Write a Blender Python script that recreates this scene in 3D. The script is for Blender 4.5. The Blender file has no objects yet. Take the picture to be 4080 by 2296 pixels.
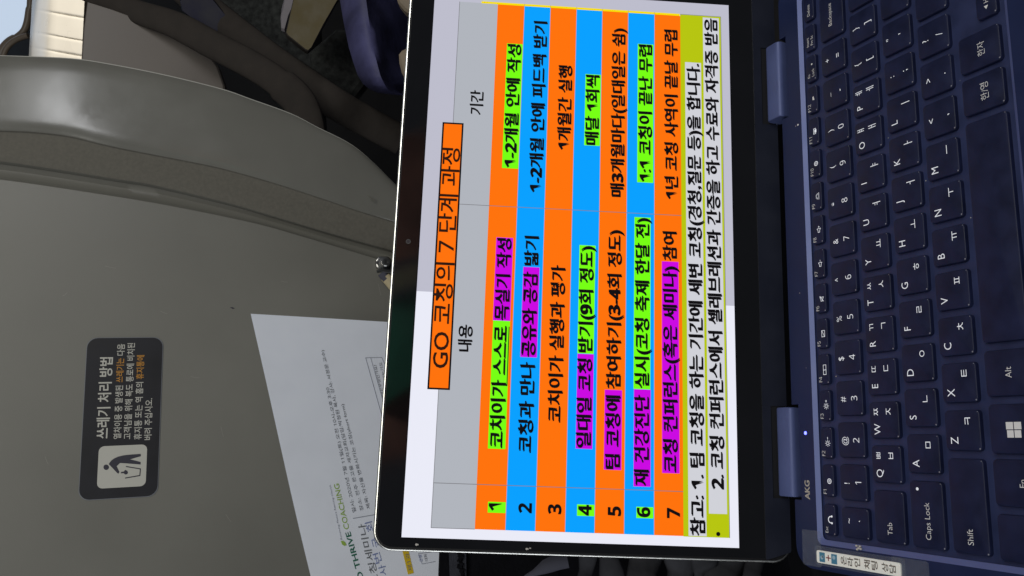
import bpy, math, random
from mathutils import Vector, Matrix
from mathutils.geometry import tessellate_polygon
random.seed(4)
MM = 0.001
scene = bpy.context.scene
COL = scene.collection

# ------------------------------------------------------------------ camera
RX = Vector((0.03640927, -0.43943064, -0.89753834))    # picture right
RY = Vector((-0.97885882, 0.16520581, -0.12059210))    # picture down
RZ = Vector((0.20127041, 0.88295399, -0.42412554))     # forward
CAM = Vector((-0.10539102, -0.31940359, 0.30326268))
FPX, CX, CY = 3200.0, 2040.0, 1148.0
cam_data = bpy.data.cameras.new('camera')
cam_data.sensor_width = 36.0
cam_data.lens = FPX / 4080.0 * 36.0
cam_data.clip_start = 0.02
cam_data.clip_end = 60.0
cam = bpy.data.objects.new('camera', cam_data)
COL.objects.link(cam)
cam.matrix_world = Matrix(((RX.x, -RY.x, -RZ.x, CAM.x), (RX.y, -RY.y, -RZ.y, CAM.y), (RX.z, -RY.z, -RZ.z, CAM.z), (0, 0, 0, 1)))
scene.camera = cam
# ------------------------------------------------------------------ light
world = bpy.data.worlds.new('World')
scene.world = world
world.use_nodes = True
bg = world.node_tree.nodes['Background']
bg.inputs[0].default_value = (0.80, 0.86, 1.0, 1)
bg.inputs[1].default_value = 0.07

def area(name, loc, target, sx, sy, watts, color):
    l = bpy.data.lights.new(name, 'AREA')
    l.shape = 'RECTANGLE'; l.size = sx; l.size_y = sy; l.energy = watts; l.color = color
    o = bpy.data.objects.new(name, l); COL.objects.link(o)
    o.location = loc
    o.rotation_euler = (Vector(target) - Vector(loc)).to_track_quat('-Z', 'Y').to_euler()
    return o
area('ceiling_lamp', (0.22, -0.62, 1.28), (0.0, 0.35, 0.05), 1.5, 0.5, 9.0, (1.0, 0.985, 0.91))
area('left_window_light', (-1.1, -0.18, 0.32), (-0.1, 0.15, 0.12), 0.5, 0.9, 3.2, (0.90, 0.95, 1.0))
area('side_window_light', (0.60, -0.51, 0.82), (0.1665, 0.3961, 0.3787), 0.60, 0.060, 1.5, (0.97, 0.98, 1.0))
rs = bpy.data.lights.new('rear_fill_spot', 'SPOT'); rs.energy = 110.0; rs.spot_size = math.radians(34); rs.spot_blend = 0.6; rs.shadow_soft_size = 0.08  # added spot, no such lamp seen: brightens the pieces reflected in the bezel
ro = bpy.data.objects.new('rear_fill_spot', rs); COL.objects.link(ro); ro.location = (0.3, 0.15, 1.5)
ro.rotation_euler = (Vector((0.03, -0.62, 0.45)) - Vector(ro.location)).to_track_quat('-Z', 'Y').to_euler()
sl = bpy.data.lights.new('sunbeam', 'SPOT'); sl.energy = 185.0; sl.color = (1.0, 0.95, 0.86); sl.spot_size = math.radians(11); sl.spot_blend = 0.5; sl.shadow_soft_size = 0.03
so = bpy.data.objects.new('sunbeam', sl); COL.objects.link(so); so.location = (1.6, -0.3, 1.15)
SUN_SPOT = so
scene.view_settings.view_transform = 'Standard'
scene.view_settings.look = 'None'
scene.view_settings.exposure = 0.0
scene.view_settings.gamma = 1.0
scene.view_settings.use_curve_mapping = False

# ------------------------------------------------------------------ materials
def lin(c):
    return tuple(((v / 255.0) / 12.92 if v / 255.0 <= 0.04045 else ((v / 255.0 + 0.055) / 1.055) ** 2.4) for v in c)

def mat(name, base, rough=0.5, metal=0.0, spec=0.5, noise=0.0, nscale=200.0, bump=0.0, bscale=900.0, emit=None, estr=1.0, coat=0.0, alpha=1.0, stretch=None):
    m = bpy.data.materials.new(name); m.use_nodes = True
    nt = m.node_tree; p = nt.nodes['Principled BSDF']
    p.inputs['Base Color'].default_value = (*base, 1)
    p.inputs['Roughness'].default_value = rough
    p.inputs['Metallic'].default_value = metal
    p.inputs['Specular IOR Level'].default_value = spec
    p.inputs['Coat Weight'].default_value = coat
    p.inputs['Alpha'].default_value = alpha
    if emit is not None:
        p.inputs['Emission Color'].default_value = (*emit, 1)
        p.inputs['Emission Strength'].default_value = estr
    if noise or bump:
        tc = nt.nodes.new('ShaderNodeTexCoord')
        src = tc.outputs['Object']
        if stretch:
            mp = nt.nodes.new('ShaderNodeMapping'); mp.inputs['Scale'].default_value = stretch
            nt.links.new(src, mp.inputs['Vector']); src = mp.outputs['Vector']
    if noise:
        n = nt.nodes.new('ShaderNodeTexNoise'); n.inputs['Scale'].default_value = nscale
        n.inputs['Detail'].default_value = 5.0
        nt.links.new(src, n.inputs['Vector'])
        r = nt.nodes.new('ShaderNodeMapRange')
        r.inputs['From Min'].default_value = 0.25; r.inputs['From Max'].default_value = 0.75
        r.inputs['To Min'].default_value = 1.0 - noise; r.inputs['To Max'].default_value = 1.0 + noise
        nt.links.new(n.outputs['Fac'], r.inputs['Value'])
        mx = nt.nodes.new('ShaderNodeVectorMath'); mx.operation = 'SCALE'
        mx.inputs[0].default_value = base
        nt.links.new(r.outputs['Result'], mx.inputs['Scale'])
        nt.links.new(mx.outputs['Vector'], p.inputs['Base Color'])
        r2 = nt.nodes.new('ShaderNodeMapRange')
        r2.inputs['From Min'].default_value = 0.25; r2.inputs['From Max'].default_value = 0.75
        r2.inputs['To Min'].default_value = max(0.02, rough - 0.08); r2.inputs['To Max'].default_value = min(1, rough + 0.08)
        nt.links.new(n.outputs['Fac'], r2.inputs['Value'])
        nt.links.new(r2.outputs['Result'], p.inputs['Roughness'])
    if bump:
        n2 = nt.nodes.new('ShaderNodeTexNoise'); n2.inputs['Scale'].default_value = bscale; n2.inputs['Detail'].default_value = 3.0
        nt.links.new(src, n2.inputs['Vector'])
        b = nt.nodes.new('ShaderNodeBump'); b.inputs['Strength'].default_value = bump; b.inputs['Distance'].default_value = 0.001
        nt.links.new(n2.outputs['Fac'], b.inputs['Height'])
        nt.links.new(b.outputs['Normal'], p.inputs['Normal'])
    return m

def screen_mat(name, rgb):      # a lit patch of the display, under glass
    return mat(name, (0.004, 0.004, 0.005), rough=0.09, spec=0.35, emit=lin(rgb), estr=1.0)

M = dict(
    navy=mat('navy_metal', (0.010, 0.019, 0.075), 0.44, 0.3, noise=0.10, nscale=60, bump=0.05, bscale=4000),
    chin=mat('chin_metal', (0.014, 0.017, 0.032), 0.45, 0.2, noise=0.10, nscale=60),
    chamfer=mat('blue_cut_metal', (0.105, 0.135, 0.32), 0.45, 0.2, noise=0.10, nscale=40),
    hinge=mat('hinge_metal', (0.085, 0.11, 0.26), 0.5, 0.2, noise=0.08, nscale=80),
    silver=mat('polished_edge', (0.97, 0.96, 0.90), 0.30, 1.0),
    black=mat('black_gap', (0.004, 0.004, 0.006), 0.6),
    glass=mat('black_glass', (0.004, 0.004, 0.005), 0.05, 0.0, 0.9, noise=0.3, nscale=30),
    well=mat('keyboard_well', (0.018, 0.027, 0.088), 0.5, 0.1, noise=0.25, nscale=90),
    key=mat('key_plastic', (0.0072, 0.0108, 0.041), 0.48, 0.0, 0.30, noise=0.35, nscale=110, bump=0.04, bscale=3000),
    legend=mat('lit_legend', (0.5, 0.5, 0.5), 0.5, emit=lin((196, 200, 210)), estr=0.70),
    legend_dim=mat('printed_legend', (0.55, 0.54, 0.52), 0.5, emit=lin((150, 150, 155)), estr=0.35),
    dust=mat('pale_speck', (0.55, 0.52, 0.48), 0.5),
    logo=mat('beige_logo', (0.42, 0.38, 0.33), 0.5),
    glint=mat('corner_glint', (0.22, 0.22, 0.27), 0.25),
    led=mat('blue_led', (0.1, 0.1, 0.5), 0.4, emit=(0.10, 0.12, 1.0), estr=5.0),
    lens=mat('lens_glass', (0.05, 0.05, 0.06), 0.1, 0.0, 0.8),
    shell=mat('grey_green_plastic', (0.164, 0.160, 0.140), 0.42, 0.0, 0.45, noise=0.09, nscale=9, bump=0.10, bscale=1500),
    rim=mat('glossy_grey_plastic', (0.160, 0.157, 0.140), 0.20, 0.0, 0.5, noise=0.08, nscale=18, bump=0.03, bscale=120),
    felt=mat('speckled_trim', (0.125, 0.117, 0.098), 0.75, 0.0, 0.3, noise=0.14, nscale=380, bump=0.2, bscale=1200),
    edge=mat('rim_edge_highlight', (0.62, 0.61, 0.56), 0.25),  # paler than the shell: light caught by the bevel is painted in
    stk=mat("charcoal_vinyl", (0.013, 0.013, 0.018), 0.5, 0.0, 0.3, noise=0.35, nscale=45),
    stk_white=mat('offwhite_print', (0.50, 0.49, 0.44), 0.5),
    stk_orange=mat('orange_print', (0.50, 0.22, 0.015), 0.5),
    stk_dark=mat('dark_print', (0.020, 0.018, 0.035), 0.5),
    paper=mat('white_paper', (0.86, 0.90, 1.0), 0.7, 0, 0.3, noise=0.03, nscale=40, bump=0.05, bscale=60),
    ink=mat('grey_ink', (0.17, 0.18, 0.20), 0.7),
    ink_light=mat('pale_ink', (0.34, 0.36, 0.42), 0.7),
    ink_blue=mat('blue_pen', (0.22, 0.27, 0.50), 0.7),
    ink_green=mat('dark_green_print', (0.02, 0.16, 0.10), 0.7),
    ink_lime=mat('lime_print', (0.33, 0.50, 0.08), 0.7),
    yellow=mat('yellow_marker', (0.75, 0.52, 0.01), 0.7),
    metal=mat('worn_steel', (0.45, 0.44, 0.42), 0.25, 1.0),
    metal_dark=mat('dark_steel', (0.10, 0.10, 0.10), 0.35, 0.8),
    elastic=mat('beige_elastic', (0.50, 0.42, 0.26), 0.7, noise=0.1, nscale=400),
    label=mat('cream_label', (0.95, 0.95, 0.88), 0.5),
    label_blue=mat('label_blue', (0.06, 0.22, 0.34), 0.5),
    label_pale=mat('label_pale', (0.35, 0.50, 0.60), 0.5),
    label_ink=mat('label_ink', (0.16, 0.14, 0.12), 0.6),
    label_red=mat('label_red', (0.25, 0.03, 0.03), 0.6),
    tape=mat('clear_tape', (0.35, 0.38, 0.45), 0.35, alpha=0.16, noise=0.2, nscale=200),
    dark=mat('dark_cloth', (0.006, 0.006, 0.008), 0.9, 0, 0.1, noise=0.4, nscale=60, bump=0.4, bscale=400),
    floor=mat('dark_floor', (0.012, 0.011, 0.011), 0.7, noise=0.3, nscale=20),
    tube=mat('brown_grey_vinyl', (0.046, 0.039, 0.034), 0.85, 0.0, 0.25, noise=0.16, nscale=60, bump=0.4, bscale=120),
    seat2=mat('taupe_plastic', (0.19, 0.165, 0.145), 0.40, noise=0.10, nscale=12),
    tweed=mat('dark_tweed', (0.030, 0.032, 0.030), 0.95, noise=0.9, nscale=120, bump=0.5, bscale=500),
    mustard=mat('mustard_leather', (0.095, 0.070, 0.018), 0.6, noise=0.1, nscale=60, bump=0.15, bscale=700),
    fold=mat('grey_fold', (0.055, 0.055, 0.062), 0.8, 0.0, 0.2, noise=0.4, nscale=40, bump=0.5, bscale=150),
    nylon_dark=mat('dark_navy_cloth', (0.008, 0.008, 0.028), 0.7, noise=.4, nscale=40),
    scuff=mat('pale_scuff', (0.23, 0.22, 0.20), 0.6),
    skinny=mat('beige_cloth', (0.30, 0.24, 0.17), 0.7, noise=0.2, nscale=60),
    pale=mat('pale_cloth', (0.20, 0.18, 0.20), 0.6, noise=0.2, nscale=60),
    nylon=mat('navy_nylon', (0.085, 0.085, 0.20), 0.6, 0.0, 0.35, noise=0.55, nscale=26, bump=1.0, bscale=95, stretch=(1, .35, 1)),
    curtain=mat('white_panel', (0.74, 0.69, 0.60), 0.32, noise=0.04, nscale=20),
    frame=mat('brown_frame', (0.20, 0.155, 0.115), 0.4),
    pane=mat('daylight_pane', (0.1, 0.1, 0.1), 0.2, emit=lin((190, 206, 226)), estr=1.0, noise=0.1, nscale=6),
    pocket=mat('charcoal_pocket', (0.030, 0.032, 0.044), 0.8, noise=0.25, nscale=120, bump=0.3, bscale=900),
    tissue=mat('grey_tissue', (0.065, 0.065, 0.09), 0.8, noise=0.1, nscale=40),
)
S = dict(
    white=screen_mat('lit_white', (234, 235, 247)), white2=screen_mat('lit_grey_white', (189, 189, 204)),
    grey=screen_mat('lit_grey', (176, 180, 188)), orange=screen_mat('lit_orange', (255, 114, 0)), blue=screen_mat('lit_blue', (0, 160, 255)),
    green=screen_mat('lit_green', (118, 255, 12)), purple=screen_mat('lit_purple', (203, 0, 226)), lime=screen_mat('lit_lime', (182, 197, 6)),
    yellow=screen_mat('lit_yellow', (246, 222, 0)), note=screen_mat('lit_note', (208, 209, 216)),
    text=screen_mat('dark_pixels', (9, 6, 8)), brown=screen_mat('title_pixels', (44, 19, 6)), line=screen_mat('grid_line', (120, 120, 125)), rowline=screen_mat('row_line', (150, 160, 200)), black=screen_mat('black_pixels', (6, 5, 8)),
)

# ------------------------------------------------------------------ mesh helpers
class Frame:
    def __init__(s, o, ex, ey, ez): s.o, s.ex, s.ey, s.ez = Vector(o), Vector(ex), Vector(ey), Vector(ez)
    def __call__(s, x, y, z=0.0): return s.o + (s.ex * x + s.ey * y + s.ez * z) * MM

WORLD = Frame((0, 0, 0), (1, 0, 0), (0, 1, 0), (0, 0, 1))
TH = 1.1715802527
LID = Frame((0, 0.0016384, 0.0199053), (1, 0, 0), (0, math.cos(TH), math.sin(TH)), (0, -math.sin(TH), math.cos(TH)))

class MB:
    def __init__(s): s.v, s.f, s.m, s.mats = [], [], [], []
    def mi(s, m):
        if m not in s.mats: s.mats.append(m)
        return s.mats.index(m)
    def poly(s, pts, m):
        b = len(s.v); s.v += [tuple(p) for p in pts]; s.f.append(tuple(range(b, b + len(pts)))); s.m.append(s.mi(m))
    def raw(s, verts, faces, m):
        b = len(s.v); s.v += [tuple(p) for p in verts]; k = s.mi(m)
        for f in faces: s.f.append(tuple(b + i for i in f)); s.m.append(k)
    def loft(s, rings, mats, cap0=None, cap1=None, closed=True):
        n = len(rings[0]); b = len(s.v)
        for r in rings: s.v += [tuple(p) for p in r]
        for i in range(len(rings) - 1):
            k = s.mi(mats[i] if isinstance(mats, (list, tuple)) else mats)
            for j in range(n if closed else n - 1):
                a, c = b + i * n + j, b + i * n + (j + 1) % n
                s.f.append((a, c, c + n, a + n)); s.m.append(k)
        if cap0: s.f.append(tuple(b + j for j in reversed(range(n)))); s.m.append(s.mi(cap0))
        if cap1: s.f.append(tuple(b + (len(rings) - 1) * n + j for j in range(n))); s.m.append(s.mi(cap1))
    def rect(s, fr, x0, y0, x1, y1, z, m): s.poly([fr(x0, y0, z), fr(x1, y0, z), fr(x1, y1, z), fr(x0, y1, z)], m)
    def box(s, fr, x0, y0, z0, x1, y1, z1, m, bev=0.0):
        rings = [rr(x0, y0, x1, y1, max(bev, .02), 3)]
        b = bev
        zz = [(z0, 0), (z1 - b, 0), (z1 - b * .3, b * .3), (z1, b)] if b else [(z0, 0), (z1, 0)]
        s.loft([[fr(x, y, z) for x, y in rr(x0 + i, y0 + i, x1 - i, y1 - i, max(b, .02), 3)] for z, i in zz], m, m, m)
    def disc(s, fr, cx, cy, r, z, m, n=16): s.poly([fr(cx + r * math.cos(2 * math.pi * i / n), cy + r * math.sin(2 * math.pi * i / n), z) for i in range(n)], m)
    def ring(s, fr, cx, cy, r0, r1, z, m, n=16, a0=0.0, a1=2 * math.pi):
        for i in range(n):
            t, u = a0 + (a1 - a0) * i / n, a0 + (a1 - a0) * (i + 1) / n
            s.poly([fr(cx + r0 * math.cos(t), cy + r0 * math.sin(t), z), fr(cx + r1 * math.cos(t), cy + r1 * math.sin(t), z), fr(cx + r1 * math.cos(u), cy + r1 * math.sin(u), z), fr(cx + r0 * math.cos(u), cy + r0 * math.sin(u), z)], m)
    def stroke(s, fr, pts, w, z, m):
        for (x0, y0), (x1, y1) in zip(pts, pts[1:]):
            d = math.hypot(x1 - x0, y1 - y0) or 1e-6
            nx, ny = -(y1 - y0) / d * w / 2, (x1 - x0) / d * w / 2
            ex, ey = (x1 - x0) / d * w * .4, (y1 - y0) / d * w * .4
            s.poly([fr(x0 - ex - nx, y0 - ey - ny, z), fr(x1 + ex - nx, y1 + ey - ny, z), fr(x1 + ex + nx, y1 + ey + ny, z), fr(x0 - ex + nx, y0 - ey + ny, z)], m)
    def build(s, name, parent=None, smooth=None):
        me = bpy.data.meshes.new(name); me.from_pydata(s.v, [], s.f)
        for m in s.mats: me.materials.append(m)
        me.polygons.foreach_set('material_index', s.m)
        if smooth:
            me.polygons.foreach_set('use_smooth', [True] * len(s.f))
            me.set_sharp_from_angle(angle=math.radians(smooth))
        me.update()
        o = bpy.data.objects.new(name, me); COL.objects.link(o)
        if parent: o.parent = parent
        return o

def rr(x0, y0, x1, y1, r, n=4):
    r = min(r, (x1 - x0) / 2 - 1e-4, (y1 - y0) / 2 - 1e-4); out = []
    for cx, cy, a in ((x1 - r, y0 + r, -90), (x1 - r, y1 - r, 0), (x0 + r, y1 - r, 90), (x0 + r, y0 + r, 180)):
        for i in range(n + 1):
            t = math.radians(a + 90 * i / n); out.append((cx + r * math.cos(t), cy + r * math.sin(t)))
    return out

def tag(o, label=None, cat=None, group=None, kind=None):
    for k, v in (('label', label), ('category', cat), ('group', group), ('kind', kind)):
        if v: o[k] = v
    return o

def empty(name, loc, label, cat):
    o = bpy.data.objects.new(name, None); COL.objects.link(o); o.location = loc
    return tag(o, label, cat)

def adopt(o, root):           # child keeps its place in the world
    o.parent = root; o.matrix_parent_inverse = Matrix.Translation(root.location).inverted()
    return o

_TC = {}
def glyphs(body, bold=0.0):
    key = (body, bold)
    if key not in _TC:
        cu = bpy.data.curves.new('writing', 'FONT'); cu.body = body; cu.size = 1.0; cu.resolution_u = 3; cu.offset = bold
        ob = bpy.data.objects.new('writing', cu); COL.objects.link(ob)
        me = ob.to_mesh()
        vs = [(v.co.x, v.co.y) for v in me.vertices]; fs = [tuple(p.vertices) for p in me.polygons]
        ob.to_mesh_clear(); bpy.data.objects.remove(ob); bpy.data.curves.remove(cu)
        _TC[key] = (vs, fs)
    return _TC[key]

def text(mb, fr, body, m, u0, base, em, z, u1=None, bold=0.0, align='l', slant=0.0):
    body = ''.join(chr((0x1D7EC if bold >= .022 else 0x1D7E2) + int(c)) if c in '0123456789' else c for c in body)
    vs, fs = glyphs(body, min(bold, .010))
    if not vs: return
    a, b = min(v[0] for v in vs), max(v[0] for v in vs)
    sx = (u1 - u0) / (b - a) if u1 is not None else em
    off = u0 - a * sx
    if u1 is None and align == 'c': off = u0 - (a + b) / 2 * sx
    sh = max(0.0, bold - .010)
    for dx, dy, dz in (((0, 0, 0),) if sh < .002 else ((-sh, -sh * .5, 0), (sh, sh * .5, .012))):
        mb.raw([fr(off + (x + slant * y + dx) * sx, base + (y + dy) * em, z + dz) for x, y in vs], fs, m)

# points on a plane seen through a picture position (used to survey where things stand)
class Plane:
    def __init__(s, nx, ny, c): s.nx, s.ny, s.c = nx, ny, c       # depth = c / (1 + nx*x + ny*y)
    def depth(s, px, py):
        return s.c / (1 + s.nx * (px - CX) / FPX + s.ny * (py - CY) / FPX)
    @property
    def normal(s):
        return -(RX * s.nx + RY * s.ny + RZ).normalized()          # towards the viewer
    def at(s, px, py, off=0.0):
        return at(px, py, s.depth(px, py)) + s.normal * off * MM
def at(px, py, d): return CAM + (RX * ((px - CX) / FPX) + RY * ((py - CY) / FPX) + RZ) * d

def aim(o, p): o.rotation_euler = (Vector(p) - o.location).to_track_quat('-Z', 'Y').to_euler()
aim(SUN_SPOT, at(285, 90, 1.45))

def plane_frame(pl, p0, p1):      # frame on the plane: x along p0->p1
    a, b = pl.at(*p0), pl.at(*p1); ex = (b - a).normalized(); ez = pl.normal; ey = ez.cross(ex)
    return Frame(a, ex, ey, ez), (b - a).length / MM
def text_on(mb, pl, body, m, p0, p1, hpx, off=0.5, bold=0.0, slant=0.0):
    fr, L = plane_frame(pl, p0, p1)
    em = hpx / FPX * pl.depth(*p0) / MM / 0.88
    text(mb, fr, body, m, 0.0, 0.07 * em, em, off, L, bold, slant=slant)
def poly_on(mb, pl, pts, m, off=0.5):
    vs = [pl.at(x, y, off) for x, y in pts]
    mb.raw(vs, [tuple(t) for t in tessellate_polygon([vs])], m)
def line_on(mb, pl, pts, w, m, off=0.5):
    for (x0, y0), (x1, y1) in zip(pts, pts[1:]):
        d = math.hypot(x1 - x0, y1 - y0) or 1; nx, ny = -(y1 - y0) / d * w / 2, (x1 - x0) / d * w / 2
        ex, ey = (x1 - x0) / d * w * .4, (y1 - y0) / d * w * .4
        poly_on(mb, pl, [(x0 - ex - nx, y0 - ey - ny), (x1 + ex - nx, y1 + ey - ny), (x1 + ex + nx, y1 + ey + ny), (x0 - ex + nx, y0 - ey + ny)], m, off)

def slab(mb, pts3, push, m, medge=None, bev=0.0):      # a closed solid: outline and its copy pushed back
    n = len(pts3); c = sum(pts3, Vector()) / n
    rings = [[p + push for p in pts3], [p + push.normalized() * bev for p in pts3]]
    if bev: rings.append([p + (c - p).normalized() * bev for p in pts3])
    mb.loft(rings, medge or m, m, None)
    tri = tessellate_polygon([rings[-1]]); mb.raw(rings[-1], [tuple(t) for t in tri], m)

def sweep(path, radii, n=14, squash=1.0):
    rings = []
    for i, p in enumerate(path):
        t = (path[min(i + 1, len(path) - 1)] - path[max(i - 1, 0)]).normalized()
        a = t.cross(RZ).normalized(); b = a.cross(t)
        r = radii[i] if isinstance(radii, (list, tuple)) else radii
        rings.append([p + a * (r * math.cos(2 * math.pi * k / n)) + b * (r * squash * math.sin(2 * math.pi * k / n)) for k in range(n)])
    return rings
def interp(line, x):
    for (x0, y0), (x1, y1) in zip(line, line[1:]):
        if x <= x1: return y0 + (y1 - y0) * (x - x0) / (x1 - x0)
    return line[-1][1]
def spline(pts, n=8):
    out = []
    for i in range(len(pts) - 1):
        p0, p1, p2, p3 = pts[max(i - 1, 0)], pts[i], pts[i + 1], pts[min(i + 2, len(pts) - 1)]
        for k in range(n):
            t = k / n
            out.append(tuple(0.5 * (2 * b + (c - a) * t + (2 * a - 5 * b + 4 * c - d) * t * t + (3 * b - a - 3 * c + d) * t ** 3) for a, b, c, d in zip(p0, p1, p2, p3)))
    return out + [tuple(pts[-1])]

# ------------------------------------------------------------------ setting
mb = MB(); mb.box(WORLD, -2500, -1500, -480, 3500, 3500, -470, M['floor']); tag(mb.build('floor'), kind='structure')
mb = MB(); mb.box(WORLD, -2500, 1950, -470, 3500, 1990, 1900, M['floor']); tag(mb.build('background_wall'), kind='structure')

# ------------------------------------------------------------------ seat in front
SEAT = Plane(-0.30, 0.22, 0.7316)
L0 = spline([(-300, 206), (0, 212), (276, 223), (441, 246), (662, 290), (883, 345), (1000, 386), (1162, 445), (1264, 498), (1397, 566), (1492, 645), (1589, 742), (1750, 885), (1900, 1000)])
L1 = spline([(-300, 515), (0, 524), (138, 530), (276, 546), (397, 575), (513, 600), (772, 650), (900, 678), (1086, 730), (1272, 790), (1438, 846), (1579, 889), (1750, 950), (1900, 1020)])
L2 = spline([(-300, 610), (0, 640), (248, 676), (469, 712), (607, 734), (900, 804), (1107, 864), (1314, 926), (1521, 984), (1750, 1050), (1900, 1090)])
L3 = spline([(-300, 690), (0, 716), (386, 772), (662, 818), (1000, 887), (1190, 939), (1480, 1026), (1560, 1050), (1750, 1100), (1900, 1140)])
XS = [-300 + i * 27.5 for i in range(78)]
seat = empty('train_seat', SEAT.at(500, 1700) - Vector((0, 0, 0.3)), 'grey plastic shell of the seat in front, with a curved outer rim', 'seat')
def strip(prof, la, lb, m, name):
    rings = []
    for t, off in prof:
        rings.append([SEAT.at(x, interp(la, x) * (1 - t) + (interp(lb, x) if lb else 2750) * t, off) for x in XS])
    k = MB(); k.loft(rings, m, closed=False); return adopt(k.build(name, None, 40), seat)
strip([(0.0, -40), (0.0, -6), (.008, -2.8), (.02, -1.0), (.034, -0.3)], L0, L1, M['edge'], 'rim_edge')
strip([(.034, -0.3), (.055, .5), (.12, 1.6), (.25, 2.7), (.4, 3.5), (.55, 4.0), (.7, 4.2), (.82, 4.0), (.93, 3.4), (.98, 2.6), (1.0, 1.9)], L0, L1, M['rim'], 'rim')
strip([(0, 1.9), (.03, .5), (.08, .1), (.3, 0.0), (.7, -1.0), (.96, -1.5), (1.0, -2.2)], L1, L2, M['felt'], 'trim_band')
strip([(0, -2.2), (.06, -6.5), (.3, -8.5), (.6, -7.5), (.85, -3.5), (.95, -0.9), (1, -0.2)], L2, L3, M['shell'], 'groove')
strip([(0, -0.2), (.02, 0.0), (.1, 0), (.3, 0), (.6, 0), (1, 0)], L3, None, M['shell'], 'back_panel')
k = MB(); poly_on(k, SEAT, [(916, 1226), (925, 1224), (936, 1229), (928, 1232)], M['stk_dark'], 0.15); adopt(k.build('scuff_mark'), seat); k = MB()
poly_on(k, SEAT, [(1458, 789), (1464, 790), (1490, 808), (1487, 812)], M['felt'], 7.6); adopt(k.build('scratch'), seat)

k = MB()
for x, y, dx, dy in [(1508, 1132, 9, 44), (640, 1240, 26, 10), (250, 1180, 18, -14), (880, 1700, 10, 40), (760, 1500, 34, 6), (180, 1820, 12, 30), (1120, 1120, 26, 4), (420, 1060, 40, 9), (900, 2050, 20, 28)]:
    line_on(k, SEAT, [(x, y), (x + dx * .5, y + dy * .5 + 2), (x + dx, y + dy)], 2.2, M['scuff'], .12)
o_ = adopt(k.build('scuff_marks'), seat); o_['kind'] = 'stuff'
# sticker about litter on the seat shell
def z4(x, y): return (x * .5488, 1500 + y * .5488)          # survey sheets
def z5(x, y): return (300 + x * .4825, 1300 + y * .4825)
SB = MB()
fr, _ = plane_frame(SEAT, z5(368, 1395), z5(427, 90))
Lw = (SEAT.at(*z5(370, 1415)) - SEAT.at(*z5(430, 85))).length / MM
Lh = (SEAT.at(*z5(48, 740)) - SEAT.at(*z5(738, 760))).length / MM * .93
c0 = SEAT.at(*z5(388, 745)); f2 = Frame(c0, fr.ex, fr.ey, fr.ez)
SB.loft([[f2(x, y, z) for x, y in rr(-Lw / 2 + i, -Lh / 2 + i, Lw / 2 - i, Lh / 2 - i, 7.5, 6)] for z, i in ((0.05, 0), (0.40, 0), (0.48, .45))], [M['stk'], M['ink']], M['stk'], M['stk'])  # grey bevel ring: painted edge highlight on the charcoal vinyl
q = [z4(718, 497), z4(1067, 505), z4(1060, 808), z4(706, 804)]
f3, W3 = plane_frame(SEAT, q[3], q[0]); H3 = (SEAT.at(*q[0]) - SEAT.at(*q[1])).length / MM
cq = sum((SEAT.at(*p) for p in q), Vector()) / 4; f3 = Frame(cq, fr.ex, fr.ey, fr.ez)
SB.poly([f3(x, y, .5) for x, y in rr(-W3 / 2, -H3 / 2, W3 / 2, H3 / 2, 4, 5)], M['stk_white'])
poly_on(SB, SEAT, [z4(772 + 20 * math.cos(a * .4), 660 + 20 * math.sin(a * .4)) for a in range(16)], M['stk_dark'], .6)
poly_on(SB, SEAT, [z4(*p) for p in [(790, 637), (808, 612), (830, 596), (858, 583), (900, 573), (960, 567), (1022, 563), (1024, 580), (985, 591), (945, 603), (985, 612), (1022, 622), (1022, 640), (960, 635), (905, 631), (872, 629), (848, 652), (868, 694), (860, 707), (850, 700), (820, 668)]], M['stk_dark'], .6)
poly_on(SB, SEAT, [z4(*p) for p in [(878, 704), (880, 694), (900, 691), (910, 679), (925, 686), (930, 698), (925, 710), (910, 713), (898, 703)]], M['stk_dark'], .6)
line_on(SB, SEAT, [z4(918, 655), z4(1020, 672), z4(1016, 720), z4(912, 738)], 4.0, M['stk_dark'], .6)
for body, a, b, h, m, bold in [
    ('쓰레기 처리 방법', (277, 925), (312, 258), 46, 'stk_white', .022),
    ('열차이용 중 발생된', (378, 930), (396, 490), 27, 'stk_white', .012), ('쓰레기는', (397, 463), (405, 265), 27, 'stk_orange', .012), ('다음', (406, 243), (411, 148), 27, 'stk_white', .012),
    ('고객님을 위해 복도 통로에 비치된', (460, 932), (494, 140), 27, 'stk_white', .012),
    ('휴지통 또는 역 홈의', (546, 935), (563, 462), 27, 'stk_white', .012), ('휴지통에', (564, 437), (572, 240), 27, 'stk_orange', .012),
    ('버려 주십시오.', (630, 938), (640, 595), 27, 'stk_white', .012)]:
    text_on(SB, SEAT, body, M[m], z5(*a), z5(*b), h, .6, bold)
st = SB.build('notice_sticker'); tag(st, 'charcoal litter notice sticker with white pictogram and lettering, on the grey seat shell', 'sticker')

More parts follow.
